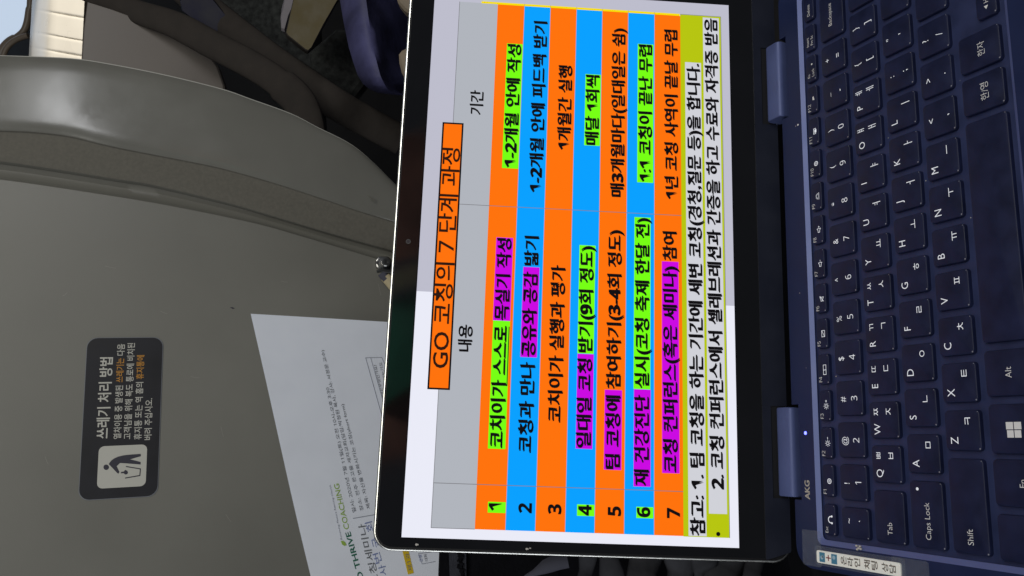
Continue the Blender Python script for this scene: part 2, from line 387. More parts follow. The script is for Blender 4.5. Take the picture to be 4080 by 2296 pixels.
# hook and elastic of the seat pocket
root = empty('pocket_hook', SEAT.at(1505, 1060), 'steel screw and bracket holding a beige elastic end on the seat shell', 'hook')
def z6(x, y): return (1450 + x * .2208, 980 + y * .2208)
k = MB(); cpos = SEAT.at(*z6(385, 330)); hf = Frame(cpos, fr.ex, fr.ey, fr.ez)
k.loft([[hf(r * math.cos(t * .3927), r * math.sin(t * .3927), z) for t in range(16)] for r, z in ((4.2, 6), (4.2, 7.4), (3.2, 8.3), (1.6, 8.3), (1.3, 7.6))], M['metal'], None, M['metal_dark'])
adopt(k.build('screw_head', None, 40), root)
k = MB(); bc = SEAT.at(*z6(335, 345)); bf = Frame(bc, fr.ex, fr.ey, fr.ez)
k.loft([[bf(x, y, z) for x, y in rr(-5.5 + i, -7.5 + i, 6.5 - i, 6.5 - i, 5, 5)] for z, i in ((0, 0), (5, 0), (5.8, .8))], [M['metal'], M['metal']], None, M['metal'])
adopt(k.build('bracket', None, 40), root)
k = MB(); k.loft(sweep([SEAT.at(*z6(*p), 7) for p in [(215, 500), (290, 475), (380, 490), (500, 505), (640, 520)]], [.0012, .0016, .0018, .0018, .0018]), M['metal_dark'], M['metal_dark'], M['metal_dark']); adopt(k.build('wire_clip', None, 60), root)
k = MB(); k.loft(sweep([SEAT.at(*z6(*p), 6) for p in [(300, 520), (345, 580), (390, 630)]], .0036, squash=.45), M['tissue'], M['tissue'], M['tissue'])
k.loft(sweep([SEAT.at(*z6(*p), 6) for p in [(365, 585), (430, 660), (520, 770), (640, 910)]], .0044, squash=.4), M['elastic'], M['elastic'], M['elastic']); adopt(k.build('elastic_band', None, 60), root)

# ------------------------------------------------------------------ printed sheet
PAP = Plane(-0.5, 0.6, 0.715)
def z7(x, y): return (980 + x * .7555, 1200 + y * .7555)
pa, pb, pc = (997, 1257), (1262, 2390), (1860, 1302)
A, B, Cc = PAP.at(*pa), PAP.at(*pb), PAP.at(*pc)
nx_, ny_ = 14, 14
P2 = MB(); bn = PAP.normal
grid = []
for j in range(ny_ + 1):
    row = []
    for i in range(nx_ + 1):
        s, t = i / nx_, j / ny_
        pt = A + (B - A) * s + (Cc - A) * t
        row.append(pt)
    grid.append(row)
P2.raw([p for r in grid for p in r] + [p - bn * .0002 for r in grid for p in r],
       [(j * 15 + i, (j + 1) * 15 + i, (j + 1) * 15 + i + 1, j * 15 + i + 1) for j in range(14) for i in range(14)] + [(225 + j * 15 + i, 225 + j * 15 + i + 1, 225 + (j + 1) * 15 + i + 1, 225 + (j + 1) * 15 + i) for j in range(14) for i in range(14)], M['paper'])
T = lambda body, m, a, b, h, bold=0.0, sl=0.0: text_on(P2, PAP, body, M[m], z7(*a), z7(*b), h, .3, bold, sl)
T('GO THRIVE', 'ink_green', (638, 1512), (556, 1210), 27, .018)
T('COACHING', 'ink_lime', (552, 1195), (496, 955), 27, .004)
T('Renewing Pastors Reviving Church', 'ink_light', (512, 1255), (452, 965), 9, .0, .2)
poly_on(P2, PAP, [z7(*p) for p in [(503, 1262), (515, 1260), (527, 1268), (534, 1284), (522, 1288), (510, 1280)]], M['ink_lime'], .3)
T('일시: 2020년 7월 11일(토) 오전 10시-오후 3:30', 'ink', (586, 1107), (438, 455), 15)
T('장소: 전주 온고을 세자교회(담임:박정원 목사, 강사: 서정문 교수)', 'ink', (626, 1097), (410, 262), 15)
T('제목: 자신을 변화시키는 코칭(short form)', 'ink', (662, 1087), (518, 540), 15)
line_on(P2, PAP, [z7(570, 1141), z7(690, 1120)], 3.0, M['ink_light'], .3)
T('코칭세미나', 'ink', (712, 1500), (632, 1168), 30, .004, .05)
for ch, a, b in [('사', (748, 1440), (735, 1385)), ('번', (722, 1375), (707, 1320)), ('국', (712, 1290), (700, 1240)), ('회', (682, 1205), (668, 1155))]:
    T(ch, 'ink_blue', a, b, 30)
line_on(P2, PAP, [z7(846, 1322), z7(868, 1425)], 24, M['yellow'], .25)
T('제1과', 'ink', (880, 1420), (862, 1325), 17)
line_on(P2, PAP, [z7(730, 630), z7(630, 300), z7(716, 297), z7(760, 400)], 2.2, M['ink_light'], .3)
line_on(P2, PAP, [z7(657, 300), z7(740, 570)], 1.8, M['ink_light'], .3)
T('핵심단어는무엇인가요?', 'ink', (750, 560), (688, 335), 13)
T('성경말씀에서보는기도', 'ink', (782, 560), (716, 320), 13)
line_on(P2, PAP, [z7(1000, 1318), z7(912, 1330), z7(930, 1385), z7(1000, 1372)], 2.0, M['ink_light'], .3)
T('코칭', 'ink_blue', (936, 1372), (928, 1335), 14); T('대화', 'ink', (962, 1368), (954, 1330), 12)
def curl(p):
    p = Vector(p); e1, e2 = B - A, Cc - A; w = p - A
    a, b2, c2, d1, d2 = e1.dot(e1), e1.dot(e2), e2.dot(e2), w.dot(e1), w.dot(e2); det = a * c2 - b2 * b2
    s_, t_ = (d1 * c2 - d2 * b2) / det, (a * d2 - b2 * d1) / det
    return tuple(p + bn * MM * (3.5 * (1 - s_) ** 2 * (1 - t_) - 5 * math.sin(2.6 * s_ + .4) * (.4 + .6 * t_) + 1.2 * math.sin(6 * s_ + 2 * t_)))
P2.v = [curl(p) for p in P2.v]
tag(P2.build('printed_sheet'), 'white printed handout with green heading, propped on the seat shell behind the laptop', 'paper')

# dark pocket flap in front of the sheet
PK = Plane(-0.45, 0.3, 0.60)
pk = empty('seat_pocket', PK.at(1900, 2300), 'charcoal cloth pocket flap with black lace trim in front of the handout', 'pocket')
k = MB(); slab(k, [PK.at(x, y) for x, y in [(1752, 2120), (1772, 2120), (2230, 2120), (2230, 2420), (1735, 2420), (1744, 2330)]], RZ * .012, M['dark'], None, .001); adopt(k.build('flap', None, 30), pk)
k = MB(); slab(k, [PK.at(x, y, 3) for x, y in [(1779, 2125), (1850, 2125), (1852, 2300), (1848, 2420), (1785, 2420), (1786, 2300)]], RZ * .002, M['pocket']); adopt(k.build('strap', None, 30), pk)
k = MB()
for i in range(26):
    y = 2205 + i * 6 + random.uniform(-2, 2); x = 1824 + random.uniform(-8, 10) + (y - 2205) * .06
    a = [PK.at(x + random.uniform(5, 13) * math.cos(t * 1.05), y + random.uniform(4, 9) * math.sin(t * 1.05), 3.6 + random.uniform(0, 1)) for t in range(6)]
    slab(k, a, RZ * .001, M['dark'])
adopt(k.build('lace_trim'), pk)
k = MB()
path = [at(x, y, .50) for x, y in [(2090, 2300), (2130, 2283), (2175, 2258), (2220, 2240), (2262, 2232)]]
k.loft(sweep(path, [.0010, .0022, .0045, .0052, .0050], 10, .6), M['tissue'], M['tissue'], M['tissue'])
tag(k.build('crumpled_tissue', None, 50), 'small grey wedge of crumpled tissue in the dark beside the laptop lid', 'tissue')
k = MB()
for x, w in ((2330, .008), (2440, .010), (2570, .017), (2700, .013), (2800, .011), (2890, .020), (3010, .010)):
    pth = [at(x + 14 * math.sin(q * 1.3 + x), 2100 + q * 60, .74 + .012 * math.sin(q + x)) for q in range(8)]
    k.loft(sweep(pth, [w * (1 + .2 * math.sin(q * 1.7 + x)) for q in range(8)], 12, .5), M['fold'], M['fold'], M['fold'])
slab(k, [at(px, py, .80) for px, py in [(1500, 2000), (3300, 2000), (3300, 2700), (1500, 2700)]], RZ * .04, M['dark'])
tag(k.build('dark_bag', None, 60), 'black bag with soft grey folds standing in the shadow left of the laptop', 'bag')

# ------------------------------------------------------------------ aisle side
k = MB(); wn = empty('window', at(40, 80, 1.7), 'bright daylight window with rounded corner and brown frame, beyond the seat', 'window')
o = [at(x, y, 1.70) for x, y in [(-700, -900), (125, -900), (120, -40), (113, 20), (108, 70), (98, 100), (84, 130), (62, 150), (35, 168), (0, 190), (-30, 205), (-700, 260)]]
slab(k, o, RZ * .01, M['pane']); adopt(k.build('pane'), wn)
k = MB(); pth = [at(*p, 1.69) for p in spline([(126, -300), (122, 0), (116, 40), (108, 90), (94, 125), (66, 150), (38, 167), (16, 190), (4, 215), (0, 260)], 5)]
k.loft(sweep(pth, [.007] * 26 + [.009] * (len(pth) - 26)), M['frame'], M['frame'], M['frame'])
k.loft(sweep([at(*p, 1.68) for p in spline([(112, 142), (80, 152), (50, 168), (24, 195), (8, 240)], 5)], .006), M['frame'], M['frame'], M['frame'])
adopt(k.build('window_frame', None, 60), wn)
k = MB()
prof = []
for i in range(161):
    t = i / 160; s = 0.0
    for g in (0.12, .24, .29, .34, .40, .60, .72, .80): s += math.exp(-((t - g) / .0045) ** 2) * .004
    prof.append((t, s))
ringA = []
for xf in [i / 12 for i in range(13)]:
    row = []
    for t, s in prof:
        yt = -420 + t * 760
        bot = 335 - 0.05 * (yt)
        x = (128 - 0.06 * yt) + ((bot) - (128 - 0.06 * yt)) * xf
        y = yt + xf * 36
        row.append(at(x, y, 1.45 + s * min(1, .25 + xf) + 0.16 * max(0, (.42 - xf) / .42) ** 2 - .02 * xf))
    ringA.append(row)
k.loft(ringA, M['curtain'], closed=False)
k.loft([ringA[-1], [p + RZ * .15 for p in ringA[-1]]], M['frame'], closed=False)
tag(k.build('ribbed_panel', None, 50), 'sunlit off-white ribbed panel standing next to the window', 'panel')

k = MB()
front = [(336, -400), (330, 120), (318, 320), (600, 420), (890, 420), (893, 345), (884, 318), (868, 270), (840, 228), (790, 190), (700, 143), (560, 78), (440, 35), (345, 6), (340, -60)]
slab(k, [at(x, y, 1.02 + (x - 330) * 0.0001) for x, y in front[1:14]], RZ * .012, M['seat2'], None, .002)
tag(k.build('neighbour_seat_shell', None, 30), 'taupe plastic seat shell beyond the near seat rim, beside the ribbed panel', 'seat')
arm = MB()
arm.loft(sweep([at(*p) for p in spline([(250, -80, 1.06), (420, 0, 1.05), (560, 52, 1.04), (700, 100, 1.03), (850, 180, 1.02), (1000, 258, 1.01), (1110, 330, 1.0), (1190, 405, 1.0), (1225, 500, 1.0), (1240, 640, 1.0)], 6)], [.012 + .006 * min(1, i / 20) + .003 * (i > 36) for i in range(55)], 16, .4), M['tube'], M['tube'], M['tube'])
tag(arm.build('padded_armrest', None, 60), 'lower of two dark curved padded armrests, just beyond the grey rim', 'armrest', 'curved armrests across the aisle')
arm = MB()
arm.loft(sweep([at(*p) for p in spline([(640, -120, 1.14), (770, -10, 1.12), (880, 80, 1.1), (1000, 175, 1.08), (1110, 258, 1.07), (1230, 340, 1.06), (1330, 410, 1.05), (1450, 480, 1.08), (1600, 560, 1.1)], 6)], .021, 16, .4), M['tube'], M['tube'], M['tube'])
tag(arm.build('padded_armrest', None, 60), 'upper dark curved armrest lying nearer the tweed seat', 'armrest', 'curved armrests across the aisle')
k = MB(); slab(k, [at(x, y, 1.35) for x, y in [(820, -250), (1220, -250), (1260, 500), (1180, 520), (860, 130), (840, 40)]], RZ * .08, M['tweed'], None, .006)
tag(k.build('tweed_seat', None, 30), 'dark green-grey tweed seat cushion in shadow beside the mustard case', 'seat')
k = MB(); slab(k, [at(x, y, 1.0) for x, y in [(1195, -120), (1440, -120), (1345, 0), (1290, 100), (1240, 192), (1228, 203), (1218, 200), (1145, 142), (1138, 130), (1142, 112)]], RZ * .014 + RX * -.004, M['mustard'], M['tube'], .0012)
tag(k.build('flat_case', None, 30), 'flat mustard case with rounded corner above the navy bag', 'case')
k = MB(); slab(k, [at(x, y, 1.02) for x, y in [(1145, -60), (1190, -60), (1180, 0), (1150, 70), (1132, 125), (1118, 120), (1114, 70), (1120, 30)]], RZ * .02, M['pale'], None, .003)
tag(k.build('pale_cloth', None, 30), 'small pale cloth edge behind the mustard case', 'cloth')
k = MB()
slab(k, [at(x, y, 1.09) for x, y in [(700, -60), (800, -60), (900, 60), (1010, 170), (1120, 262), (1220, 360), (1180, 380), (1060, 300), (940, 205), (820, 120), (720, 40)]], RZ * .02, M['nylon_dark'], None, .004)
tag(k.build('dark_navy_cloth', None, 30), 'dark navy cloth strip squeezed between the two curved armrests', 'cloth')
# navy bag: a puffy lofted body with creases
k = MB(); rings = []
prof = [(-160, 1330, 1880), (-60, 1342, 1880), (0, 1354, 1880), (60, 1364, 1880), (120, 1375, 1880), (190, 1390, 1880), (250, 1408, 1880), (300, 1425, 1880), (335, 1446, 1870), (356, 1472, 1855), (370, 1505, 1830), (377, 1560, 1800)]
for j, (y, xl, xr) in enumerate(prof):
    cx, hw = (xl + xr) / 2, (xr - xl) / 2
    ring = []
    q = min(1.0, max(0.0, (377 - y) / 45.0)) ** .5
    for t in range(26):
        u = t / 25 * 1.0
        x = xl + (1880 - xl) * u if j < 9 else xl + (xr - xl) * u
        dd = .05 * (1 - min(1, u / .16)) ** 2 - .012 + (.42 * max(0, u - .2) if u > .2 else 0)
        fold = .010 * math.sin(9 * u + y * .018) * (u > .22) + .006 * math.sin(21 * u - y * .03) * (u > .22)
        ring.append(at(x, y + 3 * math.sin(u * 9), .95 + dd + fold + .05 * (1 - q)))
    for t in range(25, -1, -5):
        u = t / 25; x = xl + (xr - xl) * u
        ring.append(at(x, y, 1.08 + .40 * u))
    rings.append(ring)
k.loft(rings, M['nylon'], M['nylon'], M['nylon'])
tag(k.build('navy_bag', None, 70), 'puffy navy blue nylon bag with pale sheen along its upper side', 'bag')
k = MB(); slab(k, [at(x, y, .90) for x, y in [(1588, 215), (1600, 200), (1700, 150), (1720, 330), (1620, 320), (1600, 290), (1590, 250)]], RZ * .02, M['skinny'], None, .003)
slab(k, [at(x, y, .90) for x, y in [(1565, -60), (1700, -60), (1690, 70), (1640, 60), (1610, 40), (1585, 10)]], RZ * .02, M['skinny'], None, .003)
tag(k.build('beige_strap', None, 30), 'beige cloth strap showing between the navy bag and the laptop lid', 'strap')
k = MB(); slab(k, [at(x, y, 1.12) for x, y in [(1228, 205), (1340, 110), (1420, 120), (1450, 330), (1380, 420), (1290, 400), (1240, 330)]], RZ * .03, M['tweed'], None, .006)
tag(k.build('dark_pouch', None, 30), 'dim brown-grey pouch under the mustard case, left of the navy bag', 'pouch')

# ------------------------------------------------------------------ laptop
lap = empty('laptop', (0, -0.118, -0.0135), 'open navy laptop with a colourful Korean slide on its screen and a backlit keyboard', 'laptop')
# base body: deck with a keyboard well
DZ = 0.35
k = MB()
def arc(cx, cy, r, a0, a1, n=7): return [(cx + r * math.cos(math.radians(a0 + (a1 - a0) * i / n)), cy + r * math.sin(math.radians(a0 + (a1 - a0) * i / n))) for i in range(n + 1)]
XO, YB, YF = 153.4, -16.6, -220.0
outer = arc(-XO + 9, YF + 9, 9, 180, 270) + arc(XO - 9, YF + 9, 9, 270, 360) + arc(XO - 10, YB - 10, 10, 0, 90)
outer += [(122.5, YB), (122.5, -21.0), (75.5, -21.0), (75.5, YB), (-76.5, YB), (-76.5, -21.0), (-122.5, -21.0), (-122.5, YB)]
outer += arc(-XO + 10, YB - 10, 10, 90, 180)
inner = rr(-141.9, -139.9, 141.9, -30.0, 3.0, 5)
vo = [WORLD(x, y, DZ) for x, y in outer]; vi = [WORLD(x, y, DZ) for x, y in inner]
k.raw(vo + vi, [tuple(t) for t in tessellate_polygon([vo, vi])], M['navy'])
def shrink(pts, f): return [(x * (1 - f / XO), y + f * .6 * (1 if y < -118 else -1)) for x, y in pts]
k.loft([[WORLD(x, y, -13) for x, y in shrink(outer, 3)], [WORLD(x, y, -8) for x, y in outer], [WORLD(x, y, DZ - .9) for x, y in outer], vo], M['navy'], M['navy'])
k.loft([vi, [WORLD(x, y, -.95) for x, y in rr(-139.6, -138.2, 139.6, -32.1, 2.4, 5)]], M['chamfer'])
k.loft([[WORLD(x, y, -.95) for x, y in rr(-139.6, -138.2, 139.6, -32.1, 2.4, 5)], [WORLD(x, y, -1.9) for x, y in rr(-139.6, -138.2, 139.6, -32.1, 2.4, 5)]], M['well'], None, M['well'])
deck_body = adopt(k.build('base_body'), lap)
k = MB(); text(k, WORLD, 'AKG', M['logo'], -121.9, -26.3, 4.3, DZ + .05, -113.1, .03)
akg = adopt(k.build('speaker_logo'), deck_body)
k = MB(); k.disc(WORLD, -90.6, -25.0, .85, DZ + .08, M['led'], 12); adopt(k.build('power_light'), deck_body)
k = MB(); k.disc(WORLD, 68.6, -27.6, .5, DZ + .08, M['legend_dim'], 10); adopt(k.build('status_dot'), deck_body)
k = MB(); k.loft([[WORLD(x, y, z) for x, y in rr(-58 + i, -211 + i, 58 - i, -146 - i, 3, 4)] for z, i in ((DZ, 0), (DZ + .05, .0))], M['navy'], None, M['navy']); adopt(k.build('touchpad'), lap)

# hinges
for s in (-1, 1):
    x0, x1 = (-121.3, -78.0) if s < 0 else (77.0, 120.6)
    k = MB(); rings = []
    sec = [(y, z) for y, z in rr(-18.6, -6.4, -7.4, 3.0, 2.6, 5)]
    for x, sc in ((x0, .93), (x0 + .5, 1), (x1 - .5, 1), (x1, .93)):
        rings.append([WORLD(x, -13 + (y + 13) * sc, -1.7 + (z + 1.7) * sc) for y, z in sec])
    k.loft(rings, M['hinge'], M['hinge'], M['hinge']); adopt(k.build('hinge', None, 35), lap)

# lid
k = MB()
LX0, LX1, LW0, LW1 = -153.5, 153.5, -26.3, 179.2
def lid_ring(i, z, r=9.5): return [LID(x, y, z) for x, y in rr(LX0 + i, LW0 + i, LX1 - i, LW1 - i, r - i, 8)]
k.loft([lid_ring(2, -4.9), lid_ring(0, -3.6), lid_ring(0, -.7), lid_ring(.04, -.3), lid_ring(.17, .05), lid_ring(.38, .33), lid_ring(.68, .5), lid_ring(1.0, .55), lid_ring(1.2, .1)], [M['navy'], M['navy']] + [M['silver']] * 5 + [M['black']], M['navy'], None)
lid = adopt(k.build('lid', None, 30), lap)
k = MB(); k.loft([lid_ring(1.2, .1), lid_ring(1.9, .1)], M['black'])
bz = lid_ring(1.9, .1); k.raw(bz, [tuple(range(len(bz)))], M['glass'])
for x, y, r in ((-150.2, 157.8, .62), (-150.6, 104.5, .6), (-150.2, 103.0, .35), (140.6, 170.2, .55)):
    k.raw([LID(x + r * math.cos(t) * (.8 + .3 * math.sin(t * 3)), y + r * 1.4 * math.sin(t), .16) for t in [i * .7 for i in range(9)]] , [tuple(range(9))], M['dust'])
adopt(k.build('bezel_glass'), lid)
k = MB(); k.disc(LID, 0.1, 171.3, 1.25, .16, M['lens'], 16); k.ring(LID, .1, 171.3, .9, 1.3, .2, M['metal_dark'], 16); adopt(k.build('webcam'), lid)
k = MB()
for a, b in ((LX0 + 1.4, -122.6), (-77.0, 76.2), (121.8, LX1 - 1.4)):
    o = rr(a, LW0 + .4, b, -13.3, .5, 2)
    if a < -150: o = [(x + max(0, (-17.5 - y)) ** 2 * .06 * (x < -140), y) for x, y in o]
    k.loft([[LID(x, y, .1) for x, y in o], [LID(x, y, .75) for x, y in o]], M['chin'], None, M['chin'])
for a, b in ((-122.6, -77.0), (76.2, 121.8)):
    k.box(LID, a, -17.6, .1, b, -13.3, .75, M['chin']); k.rect(LID, a, LW0, b, -17.6, .14, M['black'])
adopt(k.build('chin_strip'), lid)

# the display and the slide on it
k = MB(); R = lambda x0, y0, x1, y1, m, z: k.rect(LID, x0, y0, x1, y1, z, S[m])
Z0, Z1, Z2, Z3, Z4 = .22, .26, .30, .34, .38
R(-147.6, -.6, 147.6, 166.0, 'black', .18)
R(-147, 0, -25.9, 165.4, 'white', Z0); R(-25.9, 0, 147, 165.4, 'white2', Z0)
rows = [130.3, 115.4, 100.9, 86.2, 71.8, 57.15, 42.35, 27.7]
R(-142.2, 130.3, 138.6, 151.5, 'grey', Z1)
for i in range(7): R(-142.2, rows[i + 1], 138.4, rows[i], 'orange' if i % 2 == 0 else 'blue', Z1)
R(-142.4, 4.65, 139.5, 27.7, 'lime', Z1)
R(138.4, 28.0, 139.7, 139.4, 'yellow', Z1)
for i in range(1, 7): R(138.4, rows[i] - .1, 139.7, rows[i] + .1, 'line', Z2); R(-142.2, rows[i] - .12, 138.4, rows[i] + .12, 'rowline', Z2)
for u in (-121.0, 21.7): R(u - .16, 27.7, u + .16, 151.5, 'line', Z2)
R(-142.3, 130.3, -142.0, 151.5, 'line', Z2); R(-142.3, 151.3, 138.6, 151.6, 'line', Z2); R(-142.4, 4.5, 139.6, 4.8, 'line', Z2); R(139.3, 4.65, 139.6, 27.7, 'line', Z2)
R(-75.6, 145.8, 67.0, 157.1, 'black', Z3); R(-74.7, 146.7, 66.1, 156.2, 'orange', Z3 + .02)
text(k, LID, 'GO 코칭의 7 단계 과정', S['brown'], -64.8, 147.7, 10.6, Z4, 52.5, .016)
BT = .047
text(k, LID, '내용', S['text'], -55.8, 136.4, 7.9, Z4, -42.3, .034); text(k, LID, '기간', S['text'], 72.4, 136.4, 7.9, Z4, 86.2, .034)
for m, b in [('green', (-103.6, 116.9, -39.3, 125.6)), ('purple', (-39.3, 116.9, 4.7, 125.7)), ('green', (42.9, 115.6, 115.2, 124.3)), ('purple', (-57.4, 102.6, -10.4, 111.1)),
             ('purple', (-102, 73.5, -54.5, 81.9)), ('green', (-54.3, 73.5, 2.8, 82)), ('green', (58.3, 72, 99.8, 80.6)), ('purple', (-111.7, 58.8, -72.2, 67.6)),
             ('purple', (-119.3, 44.1, -71.3, 52.7)), ('green', (-71.2, 44.3, 19.6, 53)), ('green', (39, 42.9, 119.8, 51.7)), ('purple', (-112.3, 29.5, -3.85, 38.3)),
             ('green', (-134.2, 115.7, -129, 124.4)), ('green', (-134.3, 72, -128.8, 80.6)), ('green', (-134.4, 42.7, -129, 51.2)),
             ('note', (-142, 16.2, 110.5, 25.2)), ('note', (-131.1, 5.75, 138.4, 14.9))]:
    R(b[0], b[1], b[2], b[3], m, Z3)
for body, u0, u1, base in [
    ('코치이가 스스로', -102.9, -42.2, 118.3), ('목실기 작성', -38.8, 4.1, 118.3), ('1-2개월 안에 작성', 43.6, 114.6, 117.0),
    ('코칭과 만나', -104.7, -60.2, 104.0), ('공유와 공감', -56.9, -13.2, 104.0), ('밟기', -9.4, 6.0, 104.0), ('1-2개월 안에 피드백 받기', 30.5, 129.4, 103.0),
    ('코치이가 실행과 평가', -89.3, -9.0, 89.7), ('1개월간 실행', 55.2, 103.8, 88.5),
    ('일대일 코칭', -101.3, -57.2, 74.9), ('받기(9회 정도)', -53.5, 2.1, 74.9), ('매달 1회씩', 58.9, 99.1, 73.4),
    ('팀 코칭에', -111.1, -75.2, 60.2), ('참여하기(3-4회 정도)', -71.4, 11.6, 60.2), ('매3개월마다(일대일은 쉼)', 30.4, 128.2, 59.3),
    ('재 건강진단', -118.7, -74.4, 45.6), ('실시(코칭 축제 한달 전)', -70.5, 19.0, 45.6), ('1:1 코칭이 끝난 무렵', 39.7, 119.2, 44.3),
    ('코칭 컨퍼런스(혹은 세미나)', -111.7, -6.6, 31.0), ('참여', -3.1, 12.3, 31.0), ('1년 코칭 사역이 끝날 무렵', 30.7, 129.2, 30.0),
    ('참고: 1. 팀 코칭을 하는 기간에 세변 코칭(경청,질문 등)을 합니다.', -141.6, 109.6, 17.5), ('2. 코칭 컨퍼런스에서 셀레브레션과 간증을 하고 수료와 자격증 받음', -119.1, 137.7, 7.3)]:
    text(k, LID, body, S['text'], u0, base, 8.2, Z4, u1, BT)
R(-72.5, 117.05, -42.2, 117.5, 'text', Z4)
for i, base in enumerate((117.5, 102.9, 88.4, 73.5, 58.9, 44.4, 29.5)):
    text(k, LID, str(i + 1), S['text'], -131.5, base, 8.9, Z4, None, .022, 'c')
k.disc(LID, -140.7, 10.4, 1.05, Z4, S['text'], 14)
adopt(k.build('display'), lid)

# keyboard
KZ0, KZ1 = -1.9, 0.0
def make_key(x0, y0, x1, y1, draw=None, label=None):
    k = MB(); r = 1.6
    ring = lambda i, z: [WORLD(x, y, z) for x, y in rr(x0 + i, y0 + i, x1 - i, y1 - i, r, 4)]
    k.loft([ring(-.15, KZ0), ring(0, -.35), ring(.12, -.1), ring(.4, 0)], M['key'], None, M['key'])
    k.disc(WORLD, x0 + .75, y0 + .7, .34, .03, M['glint'], 8); k.disc(WORLD, x1 - .75, y0 + .7, .2, .03, M['glint'], 6)  # pale discs: glints on the key corners, put into the colour
    if draw: draw(k, x0, y0, x1, y1)
    o = adopt(k.build('key', None, 50), lap)
    if label: o['label'] = label
    return o
LZ = .06
def t(k, s, x, y, em, m='legend', al='c', bold=-0.007, u1=None): text(k, WORLD, s, M[m], x, y, em, LZ, u1, bold, al)
def letter(en, ko, ko2=None):
    def d(k, x0, y0, x1, y1):
        t(k, en, x0 + 3.9, y1 - 5.4, 4.7)
        t(k, ko, x1 - 4.3, y0 + 3.2, 4.9)
        if ko2: t(k, ko2, x1 - 4.3, y1 - 5.2, 4.5)
    return d
def pair(up, lo):
    def d(k, x0, y0, x1, y1):
        cx = x0 + 7.4
        t(k, up, cx, y1 - 5.2 - (0.6 if up == '_' else 0) + (1.2 if up == '_' else 0), 4.3)
        t(k, lo, cx + .3, y0 + 2.9 if lo != '`' else y0 + 2.2, 4.7)
    return d
def word(s, dx=3.4, fy=.5, em=3.5, m='legend_dim', center=False):
    def d(k, x0, y0, x1, y1):
        y = y1 - (y1 - y0) * fy - em * .33
        if center: t(k, s, (x0 + x1) / 2, y, em, m)
        else: t(k, s, x0 + dx, y, em, m, 'l')
    return d
# F row
PF, XF = 17.407, -119.72
def icon_gear(k, cx, cy):
    k.ring(WORLD, cx, cy, .9, 1.25, LZ, M['legend'], 12); k.ring(WORLD, cx, cy, .3, .55, LZ, M['legend'], 8)
def icon_sun(sign):
    def f(k, cx, cy):
        k.ring(WORLD, cx, cy, .6, .85, LZ, M['legend'], 10)
        for a in range(8):
            c, s = math.cos(a * math.pi / 4), math.sin(a * math.pi / 4); k.stroke(WORLD, [(cx + c * 1.1, cy + s * 1.1), (cx + c * 1.5, cy + s * 1.5)], .22, LZ, M['legend'])
        k.stroke(WORLD, [(cx + 1.9, cy), (cx + 2.8, cy)], .24, LZ, M['legend'])
        if sign > 0: k.stroke(WORLD, [(cx + 2.35, cy - .45), (cx + 2.35, cy + .45)], .24, LZ, M['legend'])
    return f
def icon_screens(k, cx, cy):
    for dx, w in ((-1.3, 1.1), (1.0, 1.2)): k.stroke(WORLD, [(cx + dx - w, cy - .8), (cx + dx + w, cy - .8), (cx + dx + w, cy + .8), (cx + dx - w, cy + .8), (cx + dx - w, cy - .8)], .24, LZ, M['legend'])
def icon_pad(k, cx, cy):
    k.stroke(WORLD, [(cx - 1.5, cy - .9), (cx + 1.5, cy - .9), (cx + 1.5, cy + .9), (cx - 1.5, cy + .9), (cx - 1.5, cy - .9)], .24, LZ, M['legend']); k.stroke(WORLD, [(cx - 1.4, cy - .8), (cx + 1.4, cy + .8)], .24, LZ, M['legend'])
def icon_spk(mode):
    def f(k, cx, cy):
        k.stroke(WORLD, [(cx - 1.3, cy - .5), (cx - .5, cy - .5), (cx + .6, cy - 1.1), (cx + .6, cy + 1.1), (cx - .5, cy + .5), (cx - 1.3, cy + .5), (cx - 1.3, cy - .5)], .24, LZ, M['legend'])
        if mode == 0: k.stroke(WORLD, [(cx - 1.5, cy - 1.1), (cx + 1.2, cy + 1.1)], .24, LZ, M['legend'])
        else:
            k.stroke(WORLD, [(cx + 1.1, cy), (cx + 1.9, cy)], .22, LZ, M['legend'])
            if mode > 1: k.stroke(WORLD, [(cx + 1.5, cy - .4), (cx + 1.5, cy + .4)], .22, LZ, M['legend'])
    return f
def icon_glow(k, cx, cy):
    k.stroke(WORLD, [(cx - 1.7, cy - .9), (cx + 1.7, cy - .9)], .26, LZ, M['legend'])
    for a in range(7):
        th = math.pi * (a + .5) / 7; k.stroke(WORLD, [(cx + .9 * math.cos(th), cy - .4 + .9 * math.sin(th)), (cx + 1.6 * math.cos(th), cy - .4 + 1.5 * math.sin(th))], .2, LZ, M['legend'])
def icon_print(k, cx, cy):
    k.stroke(WORLD, [(cx - 1.4, cy - .6), (cx + 1.4, cy - .6), (cx + 1.4, cy + .7), (cx - 1.4, cy + .7), (cx - 1.4, cy - .6)], .28, LZ, M['legend']); k.rect(WORLD, cx - .8, cy - 1.1, cx + .8, cy + .2, LZ, M['legend'])
def icon_plane(k, cx, cy):
    k.raw([WORLD(cx - .4, cy - .7, LZ), WORLD(cx + 1.8, cy - .2, LZ), WORLD(cx + 1.4, cy + .6, LZ), WORLD(cx - .2, cy + .5, LZ)], [(0, 1, 2, 3)], M['legend_dim'])
icons = [icon_gear, icon_sun(-1), icon_sun(1), icon_screens, icon_pad, icon_spk(0), icon_spk(1), icon_spk(2), icon_glow, icon_gear, icon_print, icon_plane]
FY0, FY1 = -40.75, -33.95
